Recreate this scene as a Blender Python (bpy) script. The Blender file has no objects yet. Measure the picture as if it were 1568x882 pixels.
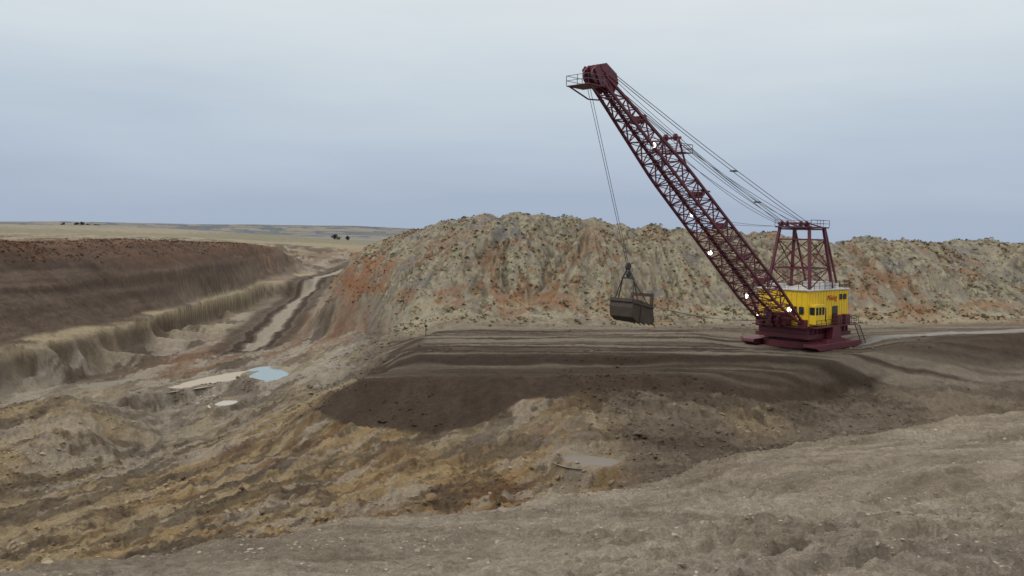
import bpy, math, random, bmesh
import numpy as np
from mathutils import Vector, Matrix
from mathutils.geometry import delaunay_2d_cdt
random.seed(4); rng=np.random.default_rng(7)
ROLL=math.radians(1.2); F0=1358.0
def S(u,v,d):
    "station: bearing / depression readings + distance -> world x,y,z (eye at origin)"
    du=u-784; dv=v-362
    a=du*math.cos(ROLL)+dv*math.sin(ROLL); b=-du*math.sin(ROLL)+dv*math.cos(ROLL)
    return (a/F0*d, d, -b/F0*d)
# ---------- noise ----------
def _h(ix,iy,seed):
    n=(ix*np.uint32(374761393)+iy*np.uint32(668265263)+np.uint32(seed*1442695+12345)).astype(np.uint32)
    n=(n^(n>>np.uint32(13)))*np.uint32(1274126177)
    n=n^(n>>np.uint32(16))
    return (n&np.uint32(0xffff)).astype(np.float32)/65535.0
def vn(x,y,seed=0):
    fx=np.floor(x); fy=np.floor(y)
    ix=fx.astype(np.int64).astype(np.uint32); iy=fy.astype(np.int64).astype(np.uint32)
    tx=(x-fx).astype(np.float32); ty=(y-fy).astype(np.float32)
    tx=tx*tx*(3-2*tx); ty=ty*ty*(3-2*ty)
    o=np.uint32(1)
    a=_h(ix,iy,seed); b=_h(ix+o,iy,seed); c=_h(ix,iy+o,seed); d=_h(ix+o,iy+o,seed)
    return (a+(b-a)*tx)*(1-ty)+(c+(d-c)*tx)*ty
def fbm(x,y,seed=0,oc=4,g=0.5):
    s=0;a=1;t=0
    for i in range(oc):
        s=s+a*vn(x*2**i+i*17.3,y*2**i-i*9.1,seed+i*7); t+=a; a*=g
    return s/t
def rid(x,y,seed=0,oc=3):
    s=0;a=1;t=0
    for i in range(oc):
        s=s+a*(1-np.abs(2*vn(x*2**i+i*31.7,y*2**i+i*5.3,seed+i*11)-1)); t+=a; a*=0.5
    return s/t
def ss(a,b,x):
    t=np.clip((x-a)/(b-a),0,1); return t*t*(3-2*t)
def L3(c): 
    return [((v/255+0.055)/1.055)**2.4 if v>10 else v/255/12.92 for v in c]
P={k:np.array(L3(c))*0.88 for k,c in dict(
 fg=(167,155,139),fgL=(171,159,143),fgE=(151,139,122),dk=(72,60,50),dkt=(104,93,81),sl=(108,96,83),slg=(118,107,95),
 yl=(142,125,97),yo=(116,89,60),pf=(124,112,97),gr=(140,130,117),hw=(94,80,70),hwd=(84,72,64),hwr=(110,81,63),tan=(150,138,112),
 sp=(120,111,98),fld=(146,134,110),grn=(128,123,102),blu=(88,100,116),haze2=(68,84,110),red=(112,86,68)).items()}  # last blue-greys: aerial haze painted into the far terrain colour
lines=[]
def LN(col,*pts):
    q=[]
    for p in pts:
        c=P[p[3]] if len(p)>3 else P[col]
        q.append((*S(p[0],p[1],p[2]),*c))
    lines.append(q)
def WL(col,*pts): lines.append([(*p,*P[col]) for p in pts])
WL('fg',(-14,1.5,-2.6),(-5,0.5,-2.1),(0,0,-2.0),(5,0.5,-2.0),(14,1.5,-2.2))
LN('fg',(-1100,960,7),(-500,915,7),(0,915,7),(400,892,7),(784,882,7),(1200,872,7),(1568,862,7),(2200,850,7),(3000,850,7))
LN('fgE',(-1200,1090,9),(-700,1010,9),(-400,965,9),(-150,920,10),(0,884,11),(150,858,12.5),(300,832,14),(450,812,16),(600,792,18),(700,785,20),(780,780,22),(850,766,24),(950,755,26),(1000,745,27),(1060,720,28),(1150,700,30),(1250,680,32),(1400,650,35),(1568,628,38),(1750,605,42),(2200,575,50),(2700,575,60))
E=[(-1200,1090,9),(-400,965,9),(0,884,11),(300,832,14),(600,792,18),(780,780,22),(1000,747,27),(1250,682,32),(1568,628,38),(1750,605,42),(2200,575,50)]
q=[]
for e in E:
    x,y,z=S(*e); k=(e[2]+14)/e[2]; q.append((x*k,y*k,z-9)); 
WL('sl',*q)
LN('yl',(-900,1300,45),(-400,1130,48),(0,1010,50),(400,930,50),(784,905,50),(1000,850,52),(1250,790,60,'sl'),(1568,740,75,'sl'),(2200,690,90,'sl'))
LN('yl',(-900,1000,65),(-300,900,70),(0,872,75),(200,845,75),(400,815,75),(600,790,76),(700,782,78,'yo'),(780,777,80,'yo'),(860,765,82,'yl'),(1000,742,81,'sl'),(1100,722,84,'sl'),(1250,705,92,'sl'),(1400,668,106,'sl'),(1568,640,114,'sl'),(2200,620,120,'sl'))
LN('yo',(640,735,86,'yl'),(700,745,85),(760,748,84),(810,735,86))
LN('yl',(-600,860,85,'pf'),(-300,830,90,'pf'),(0,790,98),(130,745,105),(300,720,105),(450,690,103),(560,670,103),(620,662,102),(690,656,101,'sl'),(760,668,98,'yl'),(860,703,90,'sl'),(950,703,89,'sl'),(1080,690,93,'sl'),(1200,680,100,'sl'),(1300,662,107,'slg'),(1400,645,114,'sl'),(1568,622,122,'sl'),(1900,600,130,'sl'),(2400,600,130,'sl'))
LN('sl',(800,618,104),(880,640,98),(950,622,103),(1080,615,106),(1130,640,104,'yl'),(1200,622,111),(1300,603,121),(1450,583,131,'slg'),(1568,568,139,'slg'),(1900,540,150,'sl'),(2400,540,150,'sl'))
LN('dk',(486,630,110.5),(520,645,106.5),(600,661,102.5),(660,663,101),(720,652,100.5))
LN('dk',(556,580,115),(620,579,113),(700,581,111.5),(850,582,111),(950,578,112),(1000,572,115),(1100,568,117),(1200,572,118),(1290,552,127),(1350,532,137),(1450,525,142),(1568,514,150),(1900,490,170),(2400,480,180))
LN('dkt',(606,562,123),(640,562,122),(800,563,122),(1000,563,121.5),(1180,566,121))
LN('dk',(622,539,129),(648,539,126),(800,541,126),(1000,543,125),(1180,547,124),(1270,543,131))
LN('dkt',(640,519,150),(650,519,148),(800,518,148),(1000,520,146),(1150,522,146),(1300,518,150),(1450,505,160),(1568,498,166),(1900,480,180),(2300,470,190))
LN('sp',(655,512,156,'sl'),(700,503,163),(850,498,168),(1000,501,167),(1150,501,167),(1250,495,171),(1350,492,174),(1450,489,177),(1568,484,180),(1900,470,190),(2300,460,200))
LN('sl',(575,562,139),(604,535,152),(600,512,180),(560,500,208),(520,492,240,'sp'))
LN('sl',(480,605,135),(520,592,130),(540,562,148),(520,532,180),(490,508,236))
LN('pf',(440,640,118,'yl'),(450,600,140),(450,565,168),(470,530,205),(440,520,250,'gr'))
LN('pf',(330,680,122,'yl'),(350,630,140,'gr'),(350,600,158,'gr'),(360,570,178,'gr'),(370,545,215,'sl'))
LN('pf',(200,725,116,'gr'),(240,680,128,'gr'),(250,640,145,'gr'),(240,615,160,'yl'),(280,590,175,'yl'),(310,560,205,'gr'),(330,535,240,'gr'),(370,510,275,'gr'))
LN('yl',(-20,640,122),(40,614,127),(90,608,128),(130,626,126))
LN('yl',(-10,748,106),(80,750,106),(160,740,110),(190,690,124))
LN('pf',(-250,700,140),(-100,660,150,'gr'),(0,622,172,'gr'),(110,613,174,'gr'),(190,640,155,'gr'))
LN('gr',(-600,740,105),(-300,680,125),(-100,637,155),(0,608,177),(100,592,194),(150,572,215),(250,532,262),(330,495,330),(385,473,392),(415,446,490),(440,424,560),(475,408,640))
LN('tan',(-600,690,110),(-300,640,130),(-100,598,160),(0,565,181),(100,546,198),(200,518,239),(300,487,296),(378,464,375),(405,440,470,'hw'))
LN('hw',(-600,660,113),(-300,612,138),(-100,575,169),(0,548,190),(100,531,209),(200,507,250),(300,478,309),(375,456,389))
LN('hw',(-500,510,150),(-200,465,185),(0,448,218),(150,437,262),(250,422,307),(330,414,362),(390,409,432),(430,404,500,'red'))
LN('hwd',(-500,440,172),(-200,420,205),(0,408,234),(150,402,275),(250,396,325),(330,396,378),(390,394,460))
LN('hwr',(-500,372,200),(-200,370,222),(-100,371,238),(0,372,248),(120,376,290),(230,368,340),(300,373,390),(360,374,450),(400,376,520),(440,380,580,'red'))
LN('red',(440,392,590),(480,396,650),(540,392,730),(590,385,800))
LN('gr',(490,416,590),(530,406,660),(570,400,730),(600,391,800))
LN('fld',(-500,362,300),(-200,362,330),(0,363,400),(200,364,480,'grn'),(350,369,600),(440,374,700,'grn'),(520,378,800,'grn'),(620,380,900,'grn'))
LN('fld',(-600,350,1000),(-200,352,1000),(0,356,900,'grn'),(200,358,900),(350,363,950,'grn'),(450,367,1000),(600,373,1200,'grn'))
LN('fld',(-600,343,1500),(-200,343,1500),(0,346,1400),(60,340,1400),(110,337,1450),(160,341,1500),(230,350,1550),(320,358,1600,'grn'),(450,364,1600,'grn'),(600,370,1700,'grn'))
LN('pf',(470,520,232),(480,490,290,'red'),(500,465,360),(530,440,440),(560,418,540),(590,398,680))
LN('gr',(380,540,236),(405,520,272),(430,490,338),(455,460,420),(488,433,515),(530,412,630))
LN('gr',(405,560,190),(430,530,235),(450,500,300),(475,470,375),(505,440,470))
WL('sp',*[S(u,452+(u-700)*0.012,188) for u in (690,800,1000,1200,1400,1600,1900,2300)])
LN('sp',(610,478,205,'red'),(560,478,235,'red'),(540,468,280,'red'),(570,445,330),(600,412,400))
LN('sp',(640,460,260),(800,440,260),(1100,440,260),(1500,440,260),(2100,440,260))
WL('sp',(-45,420,-26),(0,400,-30),(100,400,-35),(300,400,-35),(450,400,-35))
WL('grn',(-60,900,-20),(100,900,-50),(400,900,-50),(900,900,-50))
WL('grn',(-1500,3000,-8),(-600,3000,-20),(0,3000,-35),(1500,3000,-50),(3000,3000,-50))
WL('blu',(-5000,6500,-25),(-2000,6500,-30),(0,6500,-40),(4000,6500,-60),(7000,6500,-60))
WL('haze2',(-12000,12000,60),(-8000,12000,60),(-5000,12000,90),(-3800,12000,85),(-2500,12000,120),(-1200,12000,80),(3000,12000,-30),(12000,12000,-30))
WL('haze2',(-22000,24000,-20),(0,24000,-20),(22000,24000,-20))
for yy,zz,c in ((40,-20,'sl'),(100,-20,'sl'),(300,-8,'fld'),(1000,-4,'fld'),(4000,-20,'blu')):
    WL(c,(-yy*1.6,yy,zz)); WL('sp' if yy<500 else c,(yy*1.6,yy,zz))
WL('sl',(-22,6,-12)); WL('fg',(28,6,-3))
pts=[]
for q in lines:
    for i,a in enumerate(q):
        pts.append(a)
        if i<len(q)-1:
            b=q[i+1]; dd=math.hypot(a[0]-b[0],a[1]-b[1]); st=max(1.5,0.05*a[1]); n=int(dd/st)
            for k in range(1,min(n,14)):
                t=k/min(n,14); pts.append(tuple(a[j]*(1-t)+b[j]*t for j in range(6)))
res=delaunay_2d_cdt([Vector((p[0],p[1])) for p in pts],[],[],0,1e-4)
tris=res[2]; data=np.array([pts[o[0]] for o in res[3]])
# ---------- grid ----------
az=np.radians(np.concatenate([np.linspace(-50,-33.5,70,endpoint=False),np.linspace(-33.5,33.5,1130,endpoint=False),np.linspace(33.5,50,71)]))
rr=np.concatenate([np.geomspace(2.2,42,440,endpoint=False),np.geomspace(42,300,740,endpoint=False),np.geomspace(300,1000,150,endpoint=False),np.geomspace(1000,23000,80)])
NR,NC=len(rr),len(az)
X=(rr[:,None]*np.sin(az)[None,:]); Y=(rr[:,None]*np.cos(az)[None,:])
R=np.repeat(rr[:,None],NC,1)
wa=np.clip(R/70,0.05,1.0)*1.1
WX=X+wa*((fbm(X/6,Y/6,3,5,.6)-.5)*2.2); WY=Y+wa*((fbm(X/6,Y/6,9,5,.6)-.5)*2.4)
G=np.full((NR,NC,4),np.nan,dtype=np.float64)
def segd(a,b):
    ab=b-a; t=np.clip(-(a@ab)/(ab@ab+1e-9),0,1); return np.linalg.norm(a+t*ab)
for t in tris:
    p=data[list(t)]; xy=p[:,:2]
    rmax=np.max(np.hypot(xy[:,0],xy[:,1]))*1.03+.3
    rmin=min(segd(xy[0],xy[1]),segd(xy[1],xy[2]),segd(xy[2],xy[0]))*.97-.3
    aa=np.arctan2(xy[:,0],xy[:,1]); m=0.03
    if xy[:,1].min()<=1: m=2
    r0,r1=np.searchsorted(rr,[rmin,rmax]); c0,c1=np.searchsorted(az,[aa.min()-m,aa.max()+m])
    if r1<=r0 or c1<=c0: continue
    x=WX[r0:r1,c0:c1]; y=WY[r0:r1,c0:c1]
    (x1,y1),(x2,y2),(x3,y3)=xy
    D=(y2-y3)*(x1-x3)+(x3-x2)*(y1-y3)
    if abs(D)<1e-9: continue
    a=((y2-y3)*(x-x3)+(x3-x2)*(y-y3))/D; b=((y3-y1)*(x-x3)+(x1-x3)*(y-y3))/D; c=1-a-b
    k=(a>=-1e-6)&(b>=-1e-6)&(c>=-1e-6)
    if not k.any(): continue
    G[r0:r1,c0:c1][k]=a[k][:,None]*p[0,2:]+b[k][:,None]*p[1,2:]+c[k][:,None]*p[2,2:]
for r in range(1,NR):
    k=np.isnan(G[r,:,0]); G[r,k]=G[r-1,k]
for r in range(NR-2,-1,-1):
    k=np.isnan(G[r,:,0]); G[r,k]=G[r+1,k]
G=np.nan_to_num(G,nan=-5)
def blur(A,n,ax):
    pad=[(0,0)]*A.ndim; pad[ax]=(n+1,n); B=np.cumsum(np.pad(A,pad,mode='edge'),axis=ax)
    sl1=[slice(None)]*A.ndim; sl2=[slice(None)]*A.ndim
    sl1[ax]=slice(2*n+1,None); sl2[ax]=slice(0,-(2*n+1))
    return (B[tuple(sl1)]-B[tuple(sl2)])/(2*n+1)
Z=G[:,:,0]; C=G[:,:,1:]
for _ in range(2):
    Z=blur(Z,2,0); Z=blur(Z,2,1); C=blur(C,6,0); C=blur(C,6,1)
def poly(st,soft,seed,wob=2.0,rmin=50,rmax=600):
    p=[S(*q)[:2] for q in st]; M=np.zeros((NR,NC)); r0,r1=np.searchsorted(rr,[rmin,rmax])
    x=X[r0:r1]+(fbm(X[r0:r1]/6,Y[r0:r1]/6,seed,5,.62)-.5)*wob*2; y=Y[r0:r1]+(fbm(X[r0:r1]/6,Y[r0:r1]/6,seed+3,5,.62)-.5)*wob*2
    ins=np.zeros(x.shape,bool); dm=np.full(x.shape,1e9)
    for i in range(len(p)):
        (ax,ay),(bx,by)=p[i],p[(i+1)%len(p)]; vx,vy=bx-ax,by-ay
        t=np.clip(((x-ax)*vx+(y-ay)*vy)/(vx*vx+vy*vy+1e-9),0,1); dm=np.minimum(dm,np.hypot(x-ax-t*vx,y-ay-t*vy))
        if abs(vy)>1e-9: ins^=((ay>y)!=(by>y))&(x<vx*(y-ay)/vy+ax)
    sd=np.where(ins,dm,-dm); M[r0:r1]=ss(-soft,soft,sd); return M
fill=poly([(484,630,110.5),(520,645,106.5),(600,661,102.5),(660,663,101),(740,652,101),(800,628,104.5),(900,612,107),(1050,606,108.5),(1180,608,110),(1290,588,118),(1350,564,128),(1450,550,135),(1568,534,142),(1700,520,150),(1700,500,160),(1450,514,149),(1300,538,138),(1180,547,124),(800,541,126),(652,539,126.5),(652,520,147),(640,514,155),(598,533,149),(565,568,131),(540,590,122)],.6,501,1.1,80,200)
toe=np.array([S(*q)[:2] for q in ((660,520,152),(620,510,172),(565,502,205),(500,508,233),(512,485,268),(540,455,300),(572,436,330),(590,410,370),(602,396,420))]); 
ty_,tx_=toe[:,1],toe[:,0]
XT=np.interp(Y+(vn(X/9,Y/9,15)-.5)*6,ty_,tx_)+(fbm(X/9,Y/9,16,3)-.5)*6
# ---------- spoil cones ----------
pk=[(612,379,385),(618,370,355),(626,363,325),(638,355,295),(654,349,268),(690,339,240),(715,335,228),(745,331,222),(785,327,216),(832,330,219),(872,332,217),(905,336,214),(950,345,214),(1000,346,213),(1045,352,215),(1110,352,221),(1165,355,222),(1205,364,215),(1245,368,212),(1330,361,216),(1365,369,213),(1400,368,217),(1440,372,222),(1475,369,224),(1520,368,222),(1568,374,218),(1625,369,220),(1700,372,222),(1770,370,225),(1850,370,225),(1950,372,228),(2050,370,228),(2200,372,230),
 (690,405,202),(760,398,200),(850,402,199),(930,405,198),(1010,402,200),(1090,408,199),(1290,405,200),(1480,410,203),(1640,410,204),(645,405,220)]
HC=np.full((NR,NC),-1e3); TH=np.zeros((NR,NC)); RC=np.zeros((NR,NC)); ID=np.zeros((NR,NC))
r0,r1=np.searchsorted(rr,[140,560])
wx=X[r0:r1]+(fbm(X[r0:r1]/11,Y[r0:r1]/11,21,3)-.5)*4; wy=Y[r0:r1]+(fbm(X[r0:r1]/11,Y[r0:r1]/11,25,3)-.5)*4
for i,p in enumerate(pk):
    x,y,z=S(*p); sl=0.56+0.1*random.random()
    dx=wx-x; dy=wy-y; r=np.sqrt(dx*dx+dy*dy+25)
    h=z+sl*5-sl*r
    k=h>HC[r0:r1]
    HC[r0:r1][k]=h[k]; TH[r0:r1][k]=np.arctan2(dy,dx)[k]; RC[r0:r1][k]=r[k]; ID[r0:r1][k]=i
HC=HC-.9*np.maximum(0,XT+6-X)
dlt=HC-Z; K=2.0
spm=ss(-1.0,2.0,dlt)
Z=np.where(np.abs(dlt)<K,Z+(dlt+K)**2/(4*K),np.maximum(Z,HC))
ril=rid(TH*6.5+ID*3.7+fbm(X/7,Y/7,39,2)*.8,RC*0.028,40,2)*.6+rid(TH*17+ID*1.3,RC*.04,44,2)*.4
ril2=rid(X/3.6+(fbm(X/9,Y/9,50,2))*1.6,Y/34,48,3)
hillzone=ss(160,170,Y+(vn(X/9,Y/9,5)-.5)*8)*ss(600,560,Y)*ss(-3,3,X-XT)
gul=(ril-.55)*spm*ss(6,18,RC)*2.9+(ril2-.55)*1.35
Z=Z+gul*hillzone*ss(166,176,Y)+hillzone*(fbm(X/1.7,Y/1.7,53,3)-.5)*.25
# ---------- high wall ----------
hwm=ss(-100,-106,X)*ss(-166,-150,X)*ss(90,120,Y)*ss(640,520,Y)
t=np.clip((Z+34)/8.0,0,1); zc=-34+8.0*(ss(.32,.60,t)*.92+.08*t); cl=hwm*((Z>-34)&(Z<-26)); Z=Z*(1-cl)+zc*cl
hr=rid(Y/6+(fbm(X/12,Y/12,61,3))*2,X/34,60,4)
Z=Z+(hr-.55)*1.6*hwm*ss(-34,-26,Z)+(rid(Y/4.2,X/8,66,3)-.5)*1.5*hwm*ss(-25.5,-27.5,Z)*ss(-34.5,-32,Z)
zs=Z+1.2*(fbm(X/10,Y/10,68,3)-.5)
for z1,am in ((-20.5,.3),(-16.5,.8),(-11.5,.3)): Z=Z+hwm*(ss(z1-.3,z1+.3,zs)-.5)*am*ss(4,1,np.abs(zs-z1))
# ---------- general roughness ----------
benchtop=ss(-3,1,X+27)*ss(112,116,Y)*ss(170,160,Y)*ss(-21,-19.4,Z)
mid=ss(45,60,R)*ss(900,500,R)
rough=(fbm(X/8,Y/8,70,6,.62)-.5)*2.0+(rid(X/4.0,Y/3.0,75,5)-.5)*1.0
Z=Z+rough*mid*(1-.92*benchtop)*(1-.75*fill)*(1-.72*hillzone)*np.where(hwm>.3,.42,1)
Z=Z+((fbm(X/1.3,Y/1.3,80,4,.68)-.5)*.7+np.maximum(0,fbm(X/1.1,Y/1.1,82,3,.6)-.56)*1.6)*mid*(1-.75*benchtop)*(1-.6*fill)*(1-.75*hillzone)*ss(320,220,R)
bt=benchtop*((rid(X/40,Y/2.2+fbm(X/20,Y/20,84,2)*4,85,3)-.5)*.45+(vn(X/14,Y/1.1,86)-.5)*.25)
Z=Z+bt
farm=ss(350,700,R)*ss(3000,1500,R); Z=Z+farm*(fbm(X/90,Y/90,88,3)-.5)*3
ridg=ss(5000,9000,R); Z=Z+ridg*(fbm(X/900,Y/900,89,3)-.5)*30
# near field
nf=ss(60,40,R)
cr_=fbm(X/.9,Y/.9,94,7,.74)
Z=Z+nf*((fbm(X/5,Y/5,90,4)-.5)*.5*ss(2,9,R)+(rid(X/2.6+5+fbm(X/2,Y/2,91,3),Y/1.5+X*.35,92,5)-.55)*.24*ss(4,12,R)+(cr_-.5)*.20+np.maximum(0,fbm(X/.25,Y/.25,97,3,.6)-.60)*.22)
trackm=ss(-3,4,X)*nf
tq=(Y-X*.45)+ (fbm(X/7,Y/7,103,2)-.5)*1.5
dz=(ss(.38,.62,vn(X/16,tq/.55,99))-.5)*.17+(ss(.3,.7,np.sin((X+Y*.45)/.055+vn(X,Y,104)*3)*.5+.5)-.5)*.05*ss(.5,.6,vn(X/16,tq/.55,99))
tm_=ss(.38,.50,fbm(X/8,Y/8,101,2)); Z=Z+trackm*dz*tm_
# dragline pad flatten
OX,OY,OZ=47.2,146.1,-16.9
dp=np.hypot(X-OX,Y-OY); w=ss(17,9,dp); Z=Z*(1-w)+(OZ-.12+(fbm(X/2,Y/2,110,3)-.5)*.25)*w
# ---------- ponds ----------
ponds=[('pond',412,574,164,3.3,7.2,.25,(0.17,0.24,0.245),.12),('muddy_pool',335,580,166,3.2,12,-.40,(0.37,0.315,0.235),.6),('muddy_pool',346,618,143,1.7,3.0,0,(0.40,0.37,0.31),.5),
       ('muddy_pool',905,706,88,2.6,2.2,.2,(0.175,0.15,0.12),.65),('muddy_pool',172,588,194,3.6,9,-.55,(0.15,0.125,0.08),.4)]
PW=[]; pondm=np.zeros((NR,NC))
for nm,u,v,d,a,b,rot,col,ro in ponds:
    x,y,z=S(u,v,d); c,s=math.cos(rot),math.sin(rot)
    dx=X-x; dy=Y-y; ex=(dx*c+dy*s)/a; ey=(-dx*s+dy*c)/b
    e=np.sqrt(ex*ex+ey*ey)*(1+.8*(fbm(X/3,Y/3,120+int(u),4)-.5))
    w=ss(2.0,1.25,e); Z=Z*(1-w)+(z+np.clip((e-1)*1.2,-.6,1.0))*w
    pondm=np.maximum(pondm,ss(1.35,1.05,e)); PW.append((nm,x,y,z,a*1.5,b*1.5,rot,col,ro))
# ---------- colour ----------
def mixc(C,col,m): return C*(1-m[...,None])+np.asarray(col)*m[...,None]
def lin(*c): return np.array(L3(c))*.88
mo=fbm(X/6,Y/6,130,5,.6); C=C*(0.72+.56*mo)[...,None]
mo2=fbm(X/1.2,Y/1.2,137,3,.6); C=C*(0.78+.44*mo2)[...,None]
sx=X*.75+Y*.66; sy=-X*.66+Y*.75
pit=ss(55,65,R)*ss(14,8,X)*(1-hillzone)*ss(230,190,Y)*(1-hwm)*(1-benchtop)*(1-fill)
fine=(fbm(X/1.6,Y/1.6,139,4,.7)-.5)*.28
st=fbm(sx/14,sy/2.8+fbm(X/9,Y/9,141,3)*3,140,6,.62)+fine
C=mixc(C,lin(160,145,116),pit*ss(.55,.61,st)*.6)
C=mixc(C,lin(92,80,68),pit*ss(.48,.42,st)*.75)
yb=pit*ss(135,100,Y)*ss(-48,-33,X)
C=mixc(C,lin(158,132,90),yb*ss(.51,.57,fbm(sx/8,sy/3,149,6,.65)+fine)*.55)
C=mixc(C,lin(106,80,56),yb*ss(.56,.61,fbm(sx/6,sy/2.2,153,6,.65)+fine)*.65)
C=mixc(C,lin(160,151,138),pit*ss(.56,.61,fbm(sx/11,sy/3.4,152,6,.62)+fine)*.55)
C=mixc(C,lin(76,66,56),pit*ss(.57,.62,fbm(sx/7,sy/3,156,6,.62)+fine)*.65)
C=mixc(C,lin(112,103,92),pit*ss(118,145,Y)*.5)
C=mixc(C,lin(156,143,114),pit*ss(112,140,Y)*ss(.54,.60,fbm(X/9,Y/14,158,6,.62)+fine)*.5)
C=mixc(C,lin(164,156,144),pit*ss(122,150,Y)*ss(-22,-32,X)*ss(.50,.56,fbm(X/8,Y/14,159,6,.62)+fine)*.6)
gx=ss(.52,.60,fbm(X/9,Y/4.5,155,6,.62)+fine)*mid*ss(0,10,X)*ss(140,118,Y); C=mixc(C,lin(80,69,59),gx*.65)
gx=ss(.57,.64,fbm(X/9,Y/3.8,157,6,.62)+fine)*mid*ss(-10,5,X)*ss(150,120,Y); C=mixc(C,lin(136,124,106),gx*.45)
# bench top
bs=vn(X/30,Y/1.3+fbm(X/22,Y/22,84,2)*4,160); C=mixc(C,lin(98,88,77),benchtop*.7); C=mixc(C,lin(134,124,111),benchtop*ss(.5,.8,bs)*.75); C=mixc(C,lin(62,52,44),benchtop*ss(.44,.2,bs)*.75)
dk_=lin(72,60,50)[None,None]*(.60+.8*fbm(X/1.6,Y/5,163,6,.65))[...,None]; wf=(fill*.94*(1-.75*benchtop*ss(-19.3,-18.6,Z)*ss(150,140,Y)))[...,None]; C=C*(1-wf)+dk_*wf
bk_=benchtop*ss(127,125.5,Y-X*.01+(vn(X/5,Y/5,164)-.5))*ss(121.5,123,Y); C=mixc(C,lin(60,50,41),bk_*.85)
wet_sheen=ss(54,60,X)*ss(2.0,1.0,np.abs(Y-(148+(X-55)*.27)+ (vn(X/7,Y/7,3)-.5)*2)); C=mixc(C,lin(168,166,166),wet_sheen*.6)  # wet track: its reflective sheen painted as a paler colour
# highwall
bands=vn(zs/1.1+.02*X,Y/60,173)*.6+vn(zs/.45,Y/25,174)*.4
up=ss(-26,-24,Z)
C=mixc(C,lin(64,54,48),hwm*ss(.60,.42,hr)*.35*up)
C=mixc(C,lin(64,54,49),hwm*ss(.48,.38,bands)*.4*up); C=mixc(C,lin(120,106,94),hwm*ss(.58,.75,bands)*.3*up)
C=mixc(C,lin(108,79,61),hwm*ss(-18,-6,Z)*ss(.45,.6,fbm(X/9,Y/14,171,5,.6))*.6)
C=mixc(C,lin(86,74,66),hwm*ss(.52,.6,fbm(X/22,Y/7,175,5,.6))*.4)
C=mixc(C,lin(92,80,69),hwm*ss(-27.6,-28.6,Z)*ss(-33.5,-32.5,Z)*.7)
hb=np.abs(Z+26.6+1.2*(vn(Y/15,X*0,8)-.5)); C=mixc(C,lin(166,153,124),hwm*ss(1.2,.5,hb)*.75)
hb=np.abs(Z+30.2+1.0*(vn(Y/12,X*0,18)-.5)); C=mixc(C,lin(134,122,100),hwm*ss(.6,.3,hb)*.5)
# spoil hills
n1=fbm(X/9,Y/11,180,6,.64); n2=fbm(X/1.8,Y/3.0,185,4,.68); n3=fbm(X/6,Y/8,190,5,.6)
hz=np.clip(hillzone*(ss(162,175,Y)),0,1)
C=mixc(C,lin(126,118,104),hz*.78)
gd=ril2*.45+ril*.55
C=mixc(C,lin(78,71,62),hz*ss(.57,.43,gd)*.6)  # gully shade painted into the hill colour
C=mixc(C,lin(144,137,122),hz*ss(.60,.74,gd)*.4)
C=mixc(C,lin(102,104,109),hz*ss(.60,.66,fbm(X/5,Y/8,199,5,.62))*.5)
org=ss(.52,.57,n1*.45+n2*.55)*hz; C=mixc(C,lin(132,94,64),org*(.34+.3*ss(2,-10,Z)))
sg=ss(.51,.56,n3*.25+n2*.2+.55*fbm(X/1.0,Y/1.6,193,3,.7))*hz*(1-.7*org); C=mixc(C,lin(155,149,121),sg*.55)
dsp=ss(.60,.66,fbm(X/1.0,Y/1.5,194,3,.7))*hz; C=mixc(C,lin(72,70,53),dsp*.5)
lo=hz*ss(-11.5,-15,Z)*ss(.45,.52,fbm(X/10,Y/3,196,6,.62))*ss(-30,-15,X); C=mixc(C,lin(156,149,124),lo*.55)
rb=hz*ss(2.5,.8,np.abs(Z+13.2+(vn(X/9,Y/9,197)-.5)*4))*ss(.45,.55,fbm(X/6,Y/6,198,4,.6)); C=mixc(C,lin(130,90,60),rb*.5)
lf=hz*ss(-18,-36,X)*ss(.42,.50,n1); C=mixc(C,lin(134,90,60),lf*.6)
# plateau fields
pl=ss(300,420,R)*ss(-150,-170,X)+ss(650,800,R)*ss(3500,2500,R); pl=np.clip(pl,0,1)
fs=vn(X/160,Y/240,200); C=mixc(C,lin(156,143,118),pl*ss(.45,.6,fs)*.6); C=mixc(C,lin(118,116,94),pl*ss(.45,.3,fs)*.5)
C=mixc(C,lin(120,123,124),ss(900,1800,R)*ss(6500,4500,R)*.55)  # distance haze painted in: far plain greyed with range
# haul road
rp=[S(*p) for p in ((600,391,800),(560,402,700),(530,412,630),(488,433,515),(455,460,420),(430,490,338),(405,520,272),(384,540,236))]
dm=np.full((NR,NC),1e9)
for a,b in zip(rp[:-1],rp[1:]):
    ax,ay=a[:2]; bx,by=b[:2]; vx,vy=bx-ax,by-ay; t=np.clip(((X-ax)*vx+(Y-ay)*vy)/(vx*vx+vy*vy),0,1)
    dm=np.minimum(dm,np.hypot(X-ax-t*vx,Y-ay-t*vy))
dmw=dm+(vn(X/6,Y/12,210)-.5)*2
fl=ss(165,200,Y)*ss(850,700,Y)*(1-hillzone)*(1-hwm)*ss(3,-3,X-XT); fl=np.clip(fl,0,1)
C=mixc(C,lin(154,145,133),fl*ss(.51,.57,fbm(X/6,Y/22,214,6,.62)+fine*.5)*.7); C=mixc(C,lin(80,68,58),fl*ss(.48,.42,fbm(X/6,Y/22,216,6,.62)+fine*.5)*.75)
C=mixc(C,lin(124,93,70),fl*ss(-95,-80,X)*ss(.48,.56,fbm(X/6,Y/16,218,5,.6))*.6)
C=mixc(C,lin(74,63,54),ss(13,9,dmw)*.8)
C=mixc(C,lin(108,96,84),ss(7.5,6,dmw)*.8)
C=mixc(C,lin(60,51,44),ss(1.5,.8,np.abs(dmw-4.6))*.85)
C=mixc(C,lin(158,149,136),ss(2.8,2.0,dmw)*.85)
C=mixc(C,lin(140,129,110),pondm*.4)
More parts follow.
